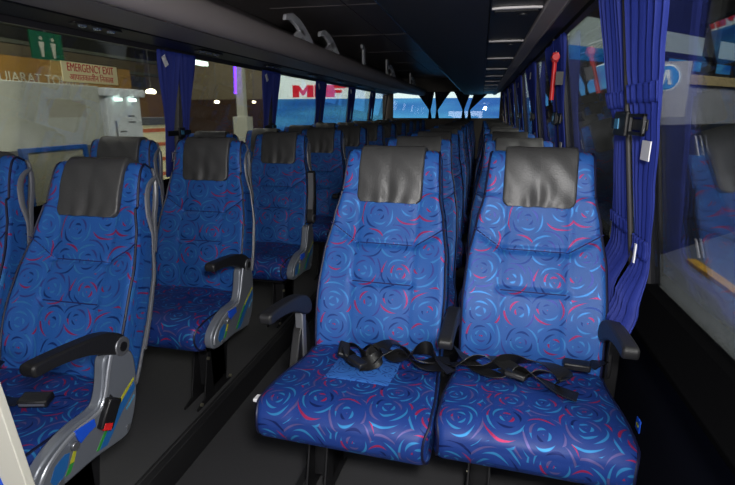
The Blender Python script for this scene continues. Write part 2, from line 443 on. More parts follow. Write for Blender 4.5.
PANEL = [(-.120, .600), (-.100, .608), (-.03, .600), (-.007, .575), (.006, .543), (.004, .467), (-.012, .393), (-.050, .322), (-.075, .308), (-.13, .315), (-.206, .327), (-.303, .327), (-.37, .330),
         (-.405, .350), (-.408, .39), (-.385, .425), (-.34, .450), (-.294, .464), (-.246, .470), (-.198, .468), (-.165, .472), (-.145, .50), (-.13, .55)]
ARM = [(-.015, .625), (-.05, .656), (-.11, .678), (-.208, .690), (-.29, .697), (-.335, .699), (-.347, .690), (-.343, .666), (-.332, .661), (-.29, .661), (-.216, .650), (-.15, .632), (-.08, .592), (-.035, .577), (-.010, .590)]
def side_panel(t, sx, buckle=True, x0=.262, w=.036):
    a, b = sx*x0, sx*(x0+w)
    bm = nb(); prism(bm, chaikin(PANEL, 2), a, b)
    sp = obj('side_panel', bm, M['silver'], t, bev=.006)
    e = b; o = sx*.0015
    bm = nb(); pts = spline([(e, y, z) for y, z in ((-.09, .60), (-.112, .55), (-.128, .505), (-.155, .462), (-.20, .452), (-.25, .452), (-.30, .44), (-.345, .42), (-.378, .39), (-.388, .36))], 5)
    tube(bm, pts, .007, 8, .6)
    obj('rim', bm, M['rim'], sp)
    bm = nb(); prism(bm, [(-.262, .458), (-.192, .452), (-.189, .425), (-.215, .422), (-.249, .411), (-.256, .43)], e, e+sx*.006)
    obj('adjuster_tab', bm, M['bluetab'], sp, bev=.001)
    bm = nb(); cyl(bm, (e, -.268, .417), (e+sx*.010, -.268, .417), .013, 18)
    obj('knob', bm, M['metal'], sp, bev=.002)
    for y, z in ((-.065, .335), (-.325, .345)):
        bm = nb(); cyl(bm, (e, y, z), (e+sx*.004, y, z), .008, 12); obj('screw', bm, M['metal'], sp)
    def dec(n, polys, m):
        for p in polys:
            bm = nb(); prism(bm, p, e, e+sx*.0012); obj(n, bm, m, sp)
    dec('decal', [[(-.335, .400), (-.30, .413), (-.284, .406), (-.30, .372), (-.32, .352), (-.345, .35), (-.355, .37)], [(-.186, .340), (-.14, .385), (-.10, .420), (-.014, .466), (-.012, .445), (-.081, .400), (-.155, .336)]], M['decalblue'])
    dec('decal', [[(-.29, .375), (-.272, .402), (-.262, .398), (-.276, .372)], [(-.105, .428), (-.06, .458), (-.012, .482), (-.013, .474), (-.058, .448), (-.10, .420)]], M['decalyellow'])
    dec('decal', [[(-.310, .350), (-.29, .375), (-.276, .372), (-.293, .350)], [(-.198, .345), (-.15, .392), (-.105, .428), (-.10, .420), (-.14, .386), (-.188, .341)]], M['decalgreen'])
    dec('decal', [[(-.062, .40), (-.02, .425), (-.018, .419), (-.060, .393)]], M['decalteal'])
    return sp
def armrest(t, sx, x0=.255, w=.046, dy=0, dz=0, up=0, hub=True):
    bm = nb(); prism(bm, [(y, z-.61) for y, z in chaikin(ARM, 2)], -w/2, w/2)
    a = obj('armrest', bm, M['armpad'], t, loc=(sx*(x0+w/2), dy, .61+dz), rot=(up, 0, 0), bev=.007)
    if hub:
        bm = nb(); e = sx*w/2
        cyl(bm, (e-sx*.004, -.045, -.003), (e+sx*.004, -.045, -.003), .030, 24)
        h = obj('hub', bm, M['metal'], a, bev=.003)
    bm = nb(); e = sx*w/2; cyl(bm, (e+sx*.004, -.045, -.003), (e+sx*.007, -.045, -.003), .015, 18)
    if hub: obj('hub_cap', bm, M['black'], a)
    else: bm.free()
    return a
def buckle(parent, loc, rot, red=True, name='buckle'):
    bm = nb(); bx(bm, -.020, .020, -.034, .034, -.009, .009)
    b = obj(name, bm, M['black'], parent, loc=loc, rot=rot, bev=.005)
    return b
def stalk_buckle(t, loc, rot):
    bm = nb(); ribbon(bm, [(-.045, .0, 0, 0), (-.02, -.004, 0, 0), (0, -.012, 0, 0)], .02)
    s = obj('belt_stalk', bm, M['webbing'], t, loc=loc, rot=rot)
    b = obj('buckle', (lambda q: (bx(q, -.012, .012, -.090, .0, -.022, .022), q)[1])(nb()), M['black'], s, bev=.005)
    bm = nb(); bx(bm, -.008, .0135, -.0915, -.070, -.014, .014)
    obj('release_button', bm, M['red'], s, bev=.001)
    return s

LROW = [1.22, 2.08, 2.99]+[2.99+.92*k for k in range(1, 9)]
RROW = [1.62+.93*k for k in range(10)]
ORD = ['front', 'second', 'third', 'fourth', 'fifth', 'sixth', 'seventh', 'eighth', 'ninth', 'tenth', 'last']
def lean(t, deg):
    for c in t.children:
        if c.name.startswith('backrest'): c.rotation_euler = (math.radians(-deg), 0, 0)
def put(t, x, y, deg, label, group, rz=0):
    t.location = (x, y, 0); t.rotation_euler = (0, 0, rz)
    lean(t, deg); tag(t, label, 'seat', group)

LXA, LXW, RXA, RXW = -.660, -1.205, .347, .885
# prototypes
pa = build_seat('coach_seat', +1); sa = side_panel(pa, +1); armrest(pa, +1)
pw = build_seat('coach_seat', +1)
qa = build_seat('coach_seat', -1)
qw = build_seat('coach_seat', -1)
def place(proto, first):
    return proto if first else copy_tree(proto)
GL, GR = 'swirl patterned seats left of the aisle', 'swirl patterned seats right of the aisle'
left_a = []; left_w = []; right_a = []; right_w = []
for k, y in reversed(list(enumerate(LROW))):
    t = place(pa, k == 0); deg = [24, 16, 18][k] if k < 3 else 18+(k*37 % 5)-2
    lab = ['blue swirl seat, aisle side of front left row, reclined, with silver decal panel',
           'blue swirl aisle seat in the second left row, upright, with lowered black armrest',
           'blue aisle seat in third left row with its grey armrest raised upright'][k] if k < 3 else \
        'blue coach seat on the aisle in the %s row from the front, left side' % ORD[k]
    put(t, LXA, y, deg, lab, GL)
    left_a.insert(0, t)
    t = place(pw, k == 0); deg = [21, 17, 18][k] if k < 3 else 18+(k*23 % 5)-2
    lab = ['blue swirl window seat cut off by the left picture edge, front left row',
           'blue window seat behind the front row below the emergency exit sign',
           'blue window seat in third left row, beside the curtain, mostly hidden'][k] if k < 3 else \
        'blue coach seat against the window in the %s row from the front, left side' % ORD[k]
    put(t, LXW, y+.03, deg, lab, GL)
    left_w.insert(0, t)
for k, y in reversed(list(enumerate(RROW))):
    t = place(qa, k == 0); deg = 19.5 if k == 0 else 18+(k*29 % 4)-1
    lab = 'large blue swirl seat with pale cushion patch, aisle half of front right pair' if k == 0 else \
        'blue coach seat on the aisle in the %s row from the front, right side' % ORD[k]
    put(t, RXA, y, deg, lab, GR, math.radians(-3) if k == 0 else 0); right_a.insert(0, t)
    t = place(qw, k == 0)
    lab = 'large blue swirl seat beside the right window in the front pair, belt ends on cushion' if k == 0 else \
        'blue coach seat against the window in the %s row from the front, right side' % ORD[k]
    put(t, RXW, y+.02, 19 if k == 0 else 19, lab, GR, math.radians(-3) if k == 0 else 0); right_w.insert(0, t)

for o_ in (right_a[0], right_w[0]):
    for c in o_.children:
        if c.name.startswith('backrest'): c.location.z = .441
# third left row: armrest swung up
for c in left_a[2].children:
    if c.name.startswith('armrest'): c.rotation_euler = (math.radians(-84), 0, 0); c.location = (.278, .02, .585)
a3 = [c for c in left_a[2].children if c.name.startswith('armrest')][0]
bm = nb(); prism(bm, [(y, z-.61) for y, z in chaikin([(-.10, .602), (-.15, .622), (-.216, .640), (-.29, .651), (-.335, .652), (-.335, .665), (-.216, .655), (-.11, .622)], 1)], -.016, .016)
obj('armrest_insert', bm, M['metal'], a3)

# front right pair: armrests, stand, patch and belts
R1, R2 = right_a[0], right_w[0]
armrest(R1, -1, x0=.243, w=.044, dy=.0, dz=.005)
bm = nb(); bx(bm, -.288, -.256, -.075, -.045, .40, .60); 
obj('armrest_stand', bm, M['metal'], R1, bev=.004)
bm = nb(); prism(bm, chaikin([(-.16, .30), (.0, .30), (.02, .44), (-.02, .56), (-.07, .56), (-.12, .44)], 2), -.296, -.262)
obj('side_panel', bm, M['black'], R1, bev=.005)
bm = nb(); cyl(bm, (-.298, -.35, .40), (-.270, -.35, .40), .013, 14)
s_ = obj('recline_button', bm, M['black'], R1, bev=.003)
bm = nb(); bx(bm, -.300, -.285, -.385, -.355, .420, .430); obj('recline_lever', bm, M['white'], R1, bev=.002)
armrest(R1, +1, x0=.250, w=.046, dy=.14, dz=-.025, up=.14, hub=False)
armrest(R2, +1, x0=.212, w=.044, dy=.02, dz=.0, hub=False)
bm = nb(); bx(bm, .245, .285, -.02, .03, .33, .62); obj('armrest_stand', bm, M['black'], R2, bev=.004)
# pale woven patch let into the cushion
bm = nb(); uv = bm.loops.layers.uv.new('UVMap')
NC = normals(CUSH); topi = sorted([i for i in range(len(CUSH)) if NC[i][1] > .8 and -.27 < CUSH[i][0] < -.05], key=lambda i: CUSH[i][0])
rows = []
for i in topi:
    y, z = CUSH[i]; row = []
    for q in range(15):
        x = -.113+.226*q/14
        dd = cush_disp(x, y, z, NC[i], hwc(y, z))+(.0022 if 0 < q < 14 and i not in (topi[0], topi[-1]) else -.001)
        row.append(bm.verts.new((x, y+NC[i][0]*dd, z+NC[i][1]*dd)))
    rows.append(row)
for a_, b_ in zip(rows, rows[1:]):
    for q in range(14):
        f = bm.faces.new((a_[q], a_[q+1], b_[q+1], b_[q]))
        for l in f.loops: l[uv].uv = (l.vert.co.x*1.5, l.vert.co.y*1.5)
pt = obj('cushion_patch', bm, M['patch'], R1); pt['label'] = 'pale blue woven rectangle in the middle of the cushion'
# belts (in seat space)
def W(o, pts):
    lx, ly = o.location.x, o.location.y
    return [(p[0]-lx, p[1]-ly, p[2], p[3]) for p in pts]
bm = nb()
ribbon(bm, W(R1, [(.25, 1.575, .475, .1), (.30, 1.53, .50, .9), (.345, 1.49, .485, 1.7), (.375, 1.53, .50, 2.6), (.42, 1.57, .515, 3.3), (.475, 1.545, .50, 4.2), (.53, 1.52, .485, 3.6), (.585, 1.54, .487, 3.2), (.625, 1.555, .48, 3.14)]), .052)
ribbon(bm, W(R1, [(.275, 1.54, .480, .3), (.265, 1.50, .490, 1.2), (.30, 1.465, .480, .3), (.345, 1.462, .482, -.3), (.40, 1.50, .498, .5), (.46, 1.53, .495, 1.2), (.54, 1.49, .484, .2), (.60, 1.50, .488, -.3)]), .050)
ribbon(bm, W(R1, [(.33, 1.57, .478, 0), (.37, 1.525, .512, .6), (.395, 1.49, .500, 1.3), (.37, 1.455, .487, .5), (.335, 1.44, .478, .1)]), .050)
ribbon(bm, W(R1, [(.40, 1.545, .50, .4), (.45, 1.50, .497, -.2), (.50, 1.545, .505, .9), (.55, 1.56, .515, 1.6), (.60, 1.50, .497, .6), (.64, 1.47, .487, .1)]), .050)
b1 = obj('seat_belt', bm, M['webbing'], R1)
buckle(b1, (.335-.355, 1.445-1.62, .492), (.15, .1, 1.1))
buckle(b1, (.27-.355, 1.50-1.62, .500), (.3, .4, .3))
bm = nb()
ribbon(bm, W(R2, [(.635, 1.60, .50, .9), (.67, 1.56, .492, .4), (.72, 1.50, .484, 0), (.79, 1.47, .483, .2), (.85, 1.49, .500, 1.0), (.91, 1.465, .495, .5), (.97, 1.43, .482, .1), (1.02, 1.415, .476, 0)]), .052)
ribbon(bm, W(R2, [(.66, 1.53, .482, 0), (.74, 1.50, .49, .7), (.80, 1.53, .505, 1.5), (.87, 1.56, .50, .8), (.94, 1.54, .508, .2), (.99, 1.49, .498, -.5), (.96, 1.455, .49, -.8)]), .050)
ribbon(bm, W(R2, [(.80, 1.50, .489, .3), (.84, 1.47, .484, .4), (.90, 1.50, .492, .9), (.95, 1.52, .49, .4), (1.0, 1.53, .482, 0)]), .050)
ribbon(bm, W(R2, [(.635, 1.49, .487, .2), (.70, 1.53, .50, .9), (.76, 1.545, .505, .3), (.82, 1.51, .498, -.3), (.88, 1.47, .49, .2)]), .050)
b2 = obj('seat_belt', bm, M['webbing'], R2)
buckle(b2, (.86-.905, 1.452-1.63, .498), (.1, .2, 1.3))
bm = nb(); bx(bm, -.042, .042, -.02, .02, -.012, .012)
bk2 = obj('buckle', bm, M['black'], b2, loc=(1.055-.905, -.055, .495), rot=(0.1, 0, -.05), bev=.005)
bm = nb(); ribbon(bm, [(.19, -.05, .493, 0), (.235, -.01, .50, .2), (.262, .03, .47, .4), (.262, .06, .38, .5)], .045)
obj('belt_stalk', bm, M['webbing'], R2)
bm = nb(); prism(bm, chaikin([(-.03, .42), (.05, .42), (.07, .52), (.03, .58), (-.02, .56)], 2), .248, .262); obj('belt_bracket', bm, M['black'], R2, bev=.003)
# latch between the pair
bm = nb(); bx(bm, .232, .25, .02, .04, .585, .60); obj('belt_anchor', bm, M['rim'], R1, bev=.002)

# front left seat: belt and stalk buckle, plus the middle armrest
L1 = left_a[0]
stalk_buckle(L1, (.315, -.122, .478), (math.radians(60), 0, math.radians(-10)))
bm = nb()
ribbon(bm, [(-.20, -.04, .50, .5), (-.14, -.14, .515, .9), (-.06, -.20, .500, .5), (.03, -.22, .490, .2), (.08, -.215, .49, 0)], .046)
ribbon(bm, [(-.25, -.10, .52, .9), (-.17, -.20, .51, .5), (-.08, -.235, .492, .2), (.0, -.225, .487, 0)], .046)
b3 = obj('seat_belt', bm, M['webbing'], L1)
bm = nb(); bx(bm, -.042, .042, -.022, .022, -.012, .012)
bb_ = obj('buckle', bm, M['black'], b3, loc=(.125, -.205, .497), rot=(.2, 0, .25), bev=.005)
bm = nb(); bx(bm, -.036, .036, -.0235, -.021, -.004, .004); obj('buckle_slot', bm, M['metal'], b3, loc=(.125, -.205, .497), rot=(.2, 0, .25))
armrest(L1, -1, x0=.25, w=.046, dy=-.02, dz=.0)

# ------------------------------------------------------------------ the coach body
Y0, Y1 = -.6, 11.5
def plate(pts, y0=Y0, y1=Y1, th=.02):
    """strip following (x,z) points, extruded along the coach, th thick outward (offset polygon)"""
    bm = nb(); n = len(pts)
    off = []
    for i in range(n):
        a = pts[max(0, i-1)]; b = pts[min(n-1, i+1)]; dx, dz = b[0]-a[0], b[1]-a[1]; l = math.hypot(dx, dz)
        off.append((pts[i][0]-dz/l*th, pts[i][1]+dx/l*th))
    prism(bm, list(pts)+off[::-1], y0, y1, 'y'); return bm
bm = nb(); bx(bm, -.42, .10, Y0, Y1, -.16, -.12); struct('floor', bm, M['vinyl'])
bm = nb(); bx(bm, -1.53, -.432, Y0, Y1, -.04, 0); struct('seat_platform', bm, M['vinyl'])
bm = nb(); bx(bm, .112, 1.25, Y0, Y1, -.04, 0); struct('seat_platform', bm, M['vinyl'])
bm = nb(); bx(bm, -.452, -.420, Y0, Y1, -.15, .004); bx(bm, -.470, -.458, Y0, Y1, -.002, .003); struct('trim_1', bm, M['riser'], bev=.002)
bm = nb(); bx(bm, .100, .125, Y0, Y1, -.15, .004); struct('trim_2', bm, M['riser'], bev=.002)
# side walls below the glass
struct('wall_right', plate([(1.25, -.04), (1.25, .60), (1.19, .63), (1.17, .662), (1.185, .672), (1.262, .715)], th=-.03), M['wallpanel'])
bm = nb(); prism(bm, [(1.168, .655), (1.262, .712), (1.295, .712), (1.295, .738), (1.245, .738), (1.168, .675)], Y0, Y1, 'y'); struct('trim_3', bm, M['ledge'], bev=.004)
struct('wall_left', plate([(-1.53, -.04), (-1.53, .80)], th=.03), M['wallpanel'])
bm = nb(); bx(bm, -1.56, -1.49, Y0, Y1, .80, .83); struct('trim_4', bm, M['ledge'], bev=.004)
def xR(z): return 1.265-(z-.73)*.15
def xL(z): return -1.53+(z-.83)/(1.70-.83)*.11
# pillars and panes
PR = [.05]+[1.80+1.57*k for k in range(6)]+[11.25]
PL = [.05]+[1.73+1.61*k for k in range(6)]+[11.35]
for i, y in enumerate(PR):
    w = .05
    bm = nb(); prism(bm, [(xR(.73)-.004, .73), (xR(1.75)-.004, 1.75), (xR(1.75)+.04, 1.75), (xR(.73)+.04, .73)], y-w, y+w, 'y')
    struct('trim_%d' % (10+i), bm, M['rackdark'], bev=.004)
for i, y in enumerate(PL):
    w = .06
    bm = nb(); prism(bm, [(xL(.83)+.006, .83), (xL(1.70)+.006, 1.70), (xL(1.70)-.04, 1.70), (xL(.83)-.04, .83)], y-w, y+w, 'y')
    struct('trim_%d' % (30+i), bm, M['pillar'], bev=.004)
for i in range(len(PR)-1):
    a, b = PR[i]+.05, PR[i+1]-.05
    bm = nb(); prism(bm, [(xR(.725)+.01, .725), (xR(1.76)+.01, 1.76), (xR(1.76)+.016, 1.76), (xR(.725)+.016, .725)], a, b, 'y'); struct('window_%d' % (1+i), bm, M['glassR'])
    a, b = PL[i]+.055, PL[i+1]-.055
    bm = nb(); prism(bm, [(xL(.825)-.01, .825), (xL(1.71)-.01, 1.71), (xL(1.71)-.016, 1.71), (xL(.825)-.016, .825)], a, b, 'y'); struct('window_%d' % (11+i), bm, M['glassL'])
# headers above the glass
struct('wall_upper_right', plate([(xR(1.75)-.01, 1.74), (1.12, 1.84), (1.10, 2.06)], th=-.03), M['rackdark'])
struct('wall_upper_left', plate([(xL(1.70)+.01, 1.69), (-1.40, 1.80), (-1.38, 2.06)], th=.03), M['rackdark'])
# rear wall with its opening
bm = nb()
bx(bm, -1.56, 1.29, 11.5, 11.56, -.15, 1.19); bx(bm, -1.56, 1.29, 11.5, 11.56, 1.755, 2.1); bx(bm, -1.56, -1.32, 11.5, 11.56, 1.19, 1.755); bx(bm, 1.05, 1.29, 11.5, 11.56, 1.19, 1.755)
struct('wall_back', bm, M['rearwall'])
bm = nb(); bx(bm, -1.32, 1.05, 11.52, 11.53, 1.19, 1.755); struct('window_20', bm, M['glassB'])
# ceiling
bm = nb(); bx(bm, -1.40, 1.12, Y0, Y1, 2.05, 2.09); struct('ceiling', bm, M['ceil'])
bm = nb()
for k in range(8): bx(bm, -.9, .25, .9+1.4*k, .908+1.4*k, 2.046, 2.051)
bx(bm, -.32, -.312, Y0, Y1, 2.044, 2.051); struct('trim_5', bm, M['rack'])

# left luggage rack (one continuous moulding)
tl = thing('luggage_rack', 'grey moulded overhead luggage rack with rounded lip above the left windows', 'luggage rack', (-1.0, 5, 1.7))
off = Vector((1.0, -5, -1.7))
def chl(name, bm, m, par, bev=0): return obj(name, bm, m, par, loc=tuple(-Vector(par.location)), bev=bev)
nose = chaikin([(-.56, 1.70), (-.555, 1.76), (-.575, 1.80), (-.61, 1.81), (-.64, 1.79), (-.66, 1.73), (-.65, 1.675), (-.60, 1.665)], 2)
bm = nb(); prism(bm, nose, Y0, Y1-.01, 'y'); chl('rack_lip', bm, M['rack'], tl)
bm = nb(); prism(bm, [(-.65, 1.672), (-.90, 1.70), (-1.22, 1.742), (-1.22, 1.765), (-.90, 1.725), (-.65, 1.70)], Y0, Y1-.01, 'y')
chl('rack_underside', bm, M['rack'], tl)
bm = nb(); prism(bm, [(-.66, 1.745), (-.80, 1.76), (-1.12, 2.045), (-1.15, 2.045), (-.80, 1.735), (-.66, 1.735)], Y0, Y1-.01, 'y'); chl('back_panel', bm, M['rackpanel'], tl)
bm = nb(); prism(bm, [(-1.22, 1.735), (-1.375, 1.715), (-1.385, 1.735), (-1.375, 1.775), (-1.22, 1.775)], Y0, Y1-.01, 'y'); chl('service_channel', bm, M['black'], tl, .004)
# right rack
tr = thing('luggage_rack', 'dark ribbed overhead luggage rack with thin bright edge on the right side', 'luggage rack', (.7, 5, 1.7))
bm = nb(); prism(bm, chaikin([(.285, 1.70), (.29, 1.682), (.34, 1.68), (.685, 1.68), (.685, 1.70), (.36, 1.715), (.30, 1.78), (.285, 1.76)], 1), Y0, Y1-.01, 'y')
chl('rack_underside', bm, M['rackdark'], tr)
bm = nb(); bx(bm, .281, .288, Y0, Y1-.01, 1.69, 1.70); chl('bright_edge', bm, M['chrome'], tr)
bm = nb(); bx(bm, .69, .89, Y0, Y1-.01, 1.70, 1.715); chl('service_channel', bm, M['black'], tr)
bm = nb(); prism(bm, [(.888, 1.682), (.956, 1.682), (.985, 1.71), (.985, 1.73), (.888, 1.73)], Y0, Y1-.01, 'y'); chl('rail', bm, M['rack'], tr, .005)
bm = nb(); prism(bm, [(.985, 1.715), (1.085, 1.748), (1.085, 1.765), (.985, 1.73)], Y0, Y1-.01, 'y'); chl('curtain_rail', bm, M['black'], tr)

# vents with pale strips in the right service channel
for k in range(9):
    y = 2.15+.93*k
    v = thing('air_vent', '%s pale ceiling vent strip from the front, in the right overhead channel' % ['nearest', 'second', 'third', 'fourth', 'fifth', 'sixth', 'seventh', 'eighth', 'last'][k], 'vent', (.79, y, 1.70), group='ceiling vent strips')
    bm = nb(); prism(bm, [(-.095, -.006), (-.06, -.016), (.06, -.016), (.095, -.006), (.095, .006), (.06, .012), (-.06, .012), (-.095, .006)], -.010, -.001, 'z'); obj('strip', bm, M['ventwhite'], v, bev=.002)
    bm = nb(); bx(bm, -.085, .085, .04, .17, -.012, -.0005); obj('vent_body', bm, M['black'], v, bev=.004)
    bm = nb(); cyl(bm, (.03, .10, -.016), (.03, .10, -.012), .022, 16); obj('nozzle', bm, M['darkmetal'], v)
# reading light clusters under the left rack
for k in range(7):
    y = 2.35+1.15*k-.05*(k > 0)
    v = thing('reading_light', '%s reading light cluster from the front, under the left rack' % ORD[k], 'reading light', (-1.28, y, 1.733), group='reading lights under the left rack')
    bm = nb(); prism(bm, chaikin([(-.035, -.17), (.035, -.17), (.045, 0), (.035, .17), (-.035, .17), (-.045, 0)], 1), -.012, .006, 'z'); obj('housing', bm, M['black'], v, bev=.004)
    for dy in (-.10, .0, .10):
        bm = nb(); cyl(bm, (0, dy, -.02), (0, dy, -.012), .018, 14, .022); obj('lamp', bm, M['chrome'], v)

# lambda-shaped rack brackets
BR = [3.56, 4.28, 5.40, 7.3, 9.6]
for k, y in enumerate(BR):
    t = thing('rack_bracket', '%s silver forked bracket standing on the lip of the left rack' % ['nearest', 'second', 'third', 'fourth', 'farthest'][k], 'bracket', (-.60, y, 1.80), group='silver brackets on the left rack')
    st = [(-.34, .080), (-.24, .098), (-.14, .078), (-.04, .038), (.06, -.004), (.22, -.004), (.16, .042), (.04, .096), (-.07, .132), (-.20, .148), (-.32, .118)]
    if k == 2: st = [(.04, .0), (.12, .0), (.12, .17), (.06, .20), (-.02, .20), (-.02, .165), (.04, .15)]
    bm = nb(); prism(bm, st, -.012, .012); a = obj('arm', bm, M['bracket'], t, bev=.004)
    if k != 2:
        bm = nb(); prism(bm, [(-.22, -.005), (-.08, -.005), (.07, .045), (-.02, .080)], -.012, .012); obj('brace', bm, M['bracket'], t, bev=.004)
    if k >= 3:
        bm = nb(); prism(bm, [(-.50, 0), (-.40, 0), (-.40, .19), (-.50, .19)], -.012, .012); obj('post', bm, M['bracket'], t, bev=.004)

# ------------------------------------------------------------------ curtains
def cloth(spec, zt, zb, n, amp, xf, nz=40, phase=0.0):
    """pleated sheet hanging by the pillar; spec(z) -> (y0, y1, x offset); pleats run down it"""
    bm = nb(); nx = n*8; rows = []
    for j in range(nz+1):
        z = zt+(zb-zt)*j/nz; y0, y1, dx, a = spec(z); row = []
        for i in range(nx+1):
            f = i/nx
            y = y0+(y1-y0)*f+.25*(y1-y0)/n*math.sin(4*PI*f*n+phase)*.4
            x = xf(z)+dx+a*amp*(math.sin(2*PI*n*f+phase)+.35*math.sin(5.3*f*n+z*3))
            row.append(bm.verts.new((x, y, z)))
        rows.append(row)
    for a, b in zip(rows, rows[1:]):
        for i in range(nx): bm.faces.new((a[i], a[i+1], b[i+1], b[i]))
    return bm
def solid(o, th=.003):
    m = o.modifiers.new('thickness', 'SOLIDIFY'); m.thickness = th; return o
def lerp_tab(tab, z):
    tab = sorted(tab); 
    if z <= tab[0][0]: return tab[0][1:]
    for a, b in zip(tab, tab[1:]):
        if z <= b[0]:
            f = (z-a[0])/(b[0]-a[0]); f = f*f*(3-2*f); return tuple(p+(q-p)*f for p, q in zip(a[1:], b[1:]))
    return tab[-1][1:]

def right_curtain(label, y, hem=False):
    t = thing('curtain', label, 'curtain', (1.10, y, 1.72), group='blue curtains along the right windows')
    if hem:
        near = [(.64, -.34, -.12, -.14, 1.1), (.72, -.31, -.11, -.10, 1), (.84, -.20, -.055, -.03, .55), (.89, -.19, -.06, -.022, .5), (1.06, -.225, -.055, -.02, .7), (1.25, -.27, -.055, -.018, .7), (1.36, -.29, -.045, -.018, .9), (1.43, -.305, -.035, -.018, 1), (1.60, -.345, -.03, -.018, 1), (1.72, -.34, -.02, -.018, 1)]
        far = [(.56, -.08, .20, -.16, 1.2), (.70, -.05, .17, -.11, 1), (.85, .0, .25, -.03, .6), (.92, .01, .24, -.025, .6), (1.06, .02, .21, -.022, .8), (1.25, .02, .18, -.02, .7), (1.36, .03, .25, -.02, .9), (1.46, .03, .27, -.02, .9), (1.72, .045, .31, -.02, 1)]
        z1, z2 = .64, .56
    else:
        near = [(.80, -.18, -.04, -.03, .8), (1.0, -.20, -.04, -.025, .8), (1.25, -.18, -.04, -.02, .6), (1.72, -.36, -.02, -.018, 1)]
        far = [(.80, .05, .2, -.03, .8), (1.0, .05, .22, -.025, .8), (1.25, .05, .18, -.02, .6), (1.72, .04, .38, -.018, 1)]
        z1 = z2 = .80
    xf = lambda z: xR(z)-1.10-.010
    def sheet(nm, spec, n, zt, zb, lift, nz, th=.003, m=None):
        sp = lambda z: (lambda q: (q[0]-lift*.3, q[1]+lift*.3, q[2]-lift, q[3]))(lerp_tab(spec, z))
        bm = cloth(sp, zt, zb, n, .013, xf, nz=nz)
        bmesh.ops.translate(bm, vec=(0, 0, -1.72), verts=bm.verts)
        return solid(obj(nm, bm, m or M['curtain'], t, sharp=80), th)
    sheet('curtain_panel', near, 5, 1.72, z1, 0, 44)
    sheet('curtain_panel', far, 6, 1.72, z2, 0, 44)
    if hem:
        for sp, n, q in ((near, 5, 1.385), (far, 6, 1.37)): sheet('stitched_band', sp, n, q, q-.055, .006, 4)
        for sp, n, q, h in ((near, 5, .915, .06), (far, 6, .94, .045)): sheet('gather_band', sp, n, q, q-h, .008, 4)
    b = xR(1.26)-1.10-.050
    def B(bm, x0, x1, y0, y1, z0, z1): bx(bm, x0, x1, y0, y1, z0-1.72, z1-1.72)
    bm = nb(); B(bm, b, b+.005, -.24, .16, 1.250, 1.282); s = obj('tieback_strap', bm, M['webbing'], t, bev=.002)
    bm = nb()
    for q in ((-.235, -.085, 1.288, 1.298), (-.235, -.085, 1.235, 1.245), (-.235, -.218, 1.235, 1.298), (-.10, -.085, 1.235, 1.298)): B(bm, b-.010, b, *q)
    obj('buckle_frame', bm, M['black'], s, bev=.002)
    bm = nb(); B(bm, b-.016, b-.001, -.075, .06, 1.228, 1.305); obj('buckle', bm, M['black'], s, bev=.004)
    bm = nb(); B(bm, b-.019, b-.016, -.005, .04, 1.250, 1.282); obj('buckle_button', bm, M['decalteal'], s)
    for zc in ((1.195,) if hem else (1.10, 1.62)):
        xx = xR(zc)-1.10-.048
        bm = nb(); B(bm, xx-.003, xx, -.265 if hem else -.17, -.19 if hem else -.09, zc-.028, zc+.028); obj('cloth_label', bm, M['white'], t)
    if hem:
        bm = nb(); xx = xR(.88)-1.10-.075; B(bm, xx-.004, xx, -.20, -.188, .85, .91); obj('cloth_label', bm, M['white'], t)
    return t
for k in range(7):
    y = PR[k+1]
    right_curtain('blue pleated curtain pair tied back at the nearest right pillar, hanging to the armrest' if k == 0 else
                  'blue curtain pair tied at the %s pillar from the front along the right windows' % ORD[k], y, hem=(k == 0))
for k in range(6):
    y = PR[k+1]+.003
    bm = nb(); cyl(bm, (xR(.75)-.035, y, .74), (xR(1.72)-.035, y, 1.735), .009, 12)
    tag(obj('curtain_pole', bm, M['darkpole']), '%s slim grey upright pole between right curtain halves' % ORD[k], 'pole', 'slim poles by the right curtains')

def left_curtain(label, y, k):
    t = thing('curtain', label, 'curtain', (-1.42, y, 1.68), group='blue curtains along the left windows')
    near = [(.86, -.16, -.06, .05, .8), (1.0, -.17, -.06, .05, .8), (1.17, -.16, -.06, .04, .6), (1.70, -.24, .03, .03, 1)]
    far = [(.86, .06, .14, .05, .8), (1.0, .06, .14, .05, .8), (1.17, .05, .12, .04, .6), (1.70, -.0, .20, .03, 1)]
    for spec, n in ((near, 5), (far, 4)):
        bm = cloth(lambda z, s=spec: lerp_tab(s, z), 1.70, .86, n, .014, lambda z: xL(z)+1.42+.005, nz=24)
        bmesh.ops.translate(bm, vec=(0, 0, -1.68), verts=bm.verts)
        solid(obj('curtain_panel', bm, M['curtain'], t, sharp=80))
    b0 = xL(1.17)+1.42
    bm = nb(); bx(bm, b0+.055, b0+.062, -.15, .13, 1.145-1.68, 1.18-1.68); s = obj('tieback_strap', bm, M['webbing'], t, bev=.002)
    bm = nb(); bx(bm, b0+.062, b0+.074, -.035, .035, 1.125-1.68, 1.20-1.68); obj('buckle', bm, M['black'], s, bev=.003)
    bm = nb(); bx(bm, b0+.074, b0+.077, -.018, .018, 1.15-1.68, 1.18-1.68); obj('buckle_button', bm, M['decalteal'], s)
    for zc, yy, ro in ((1.0, -.10, 0), (1.63, -.20, .5)):
        xx = xL(zc)+1.42+.055
        bm = nb(); bx(bm, -.002, .002, -.02, .02, -.034, .034); obj('cloth_label', bm, M['white'], t, loc=(xx+.01, yy, zc-1.68), rot=(ro, 0, 0))
LC = [PL[i]-.13 for i in range(1, 7)]
for k, y in enumerate(LC):
    left_curtain(['blue curtain at the upper left picture corner, beside the emergency exit pane', 'blue curtain pair tied with a belt at the pillar right of the emergency exit sign',
                  'blue curtain pair at the pillar right of the white pole'][k] if k < 3 else 'blue curtain pair tied at the %s pillar from the front along the left windows' % ORD[k], y+.02, k)

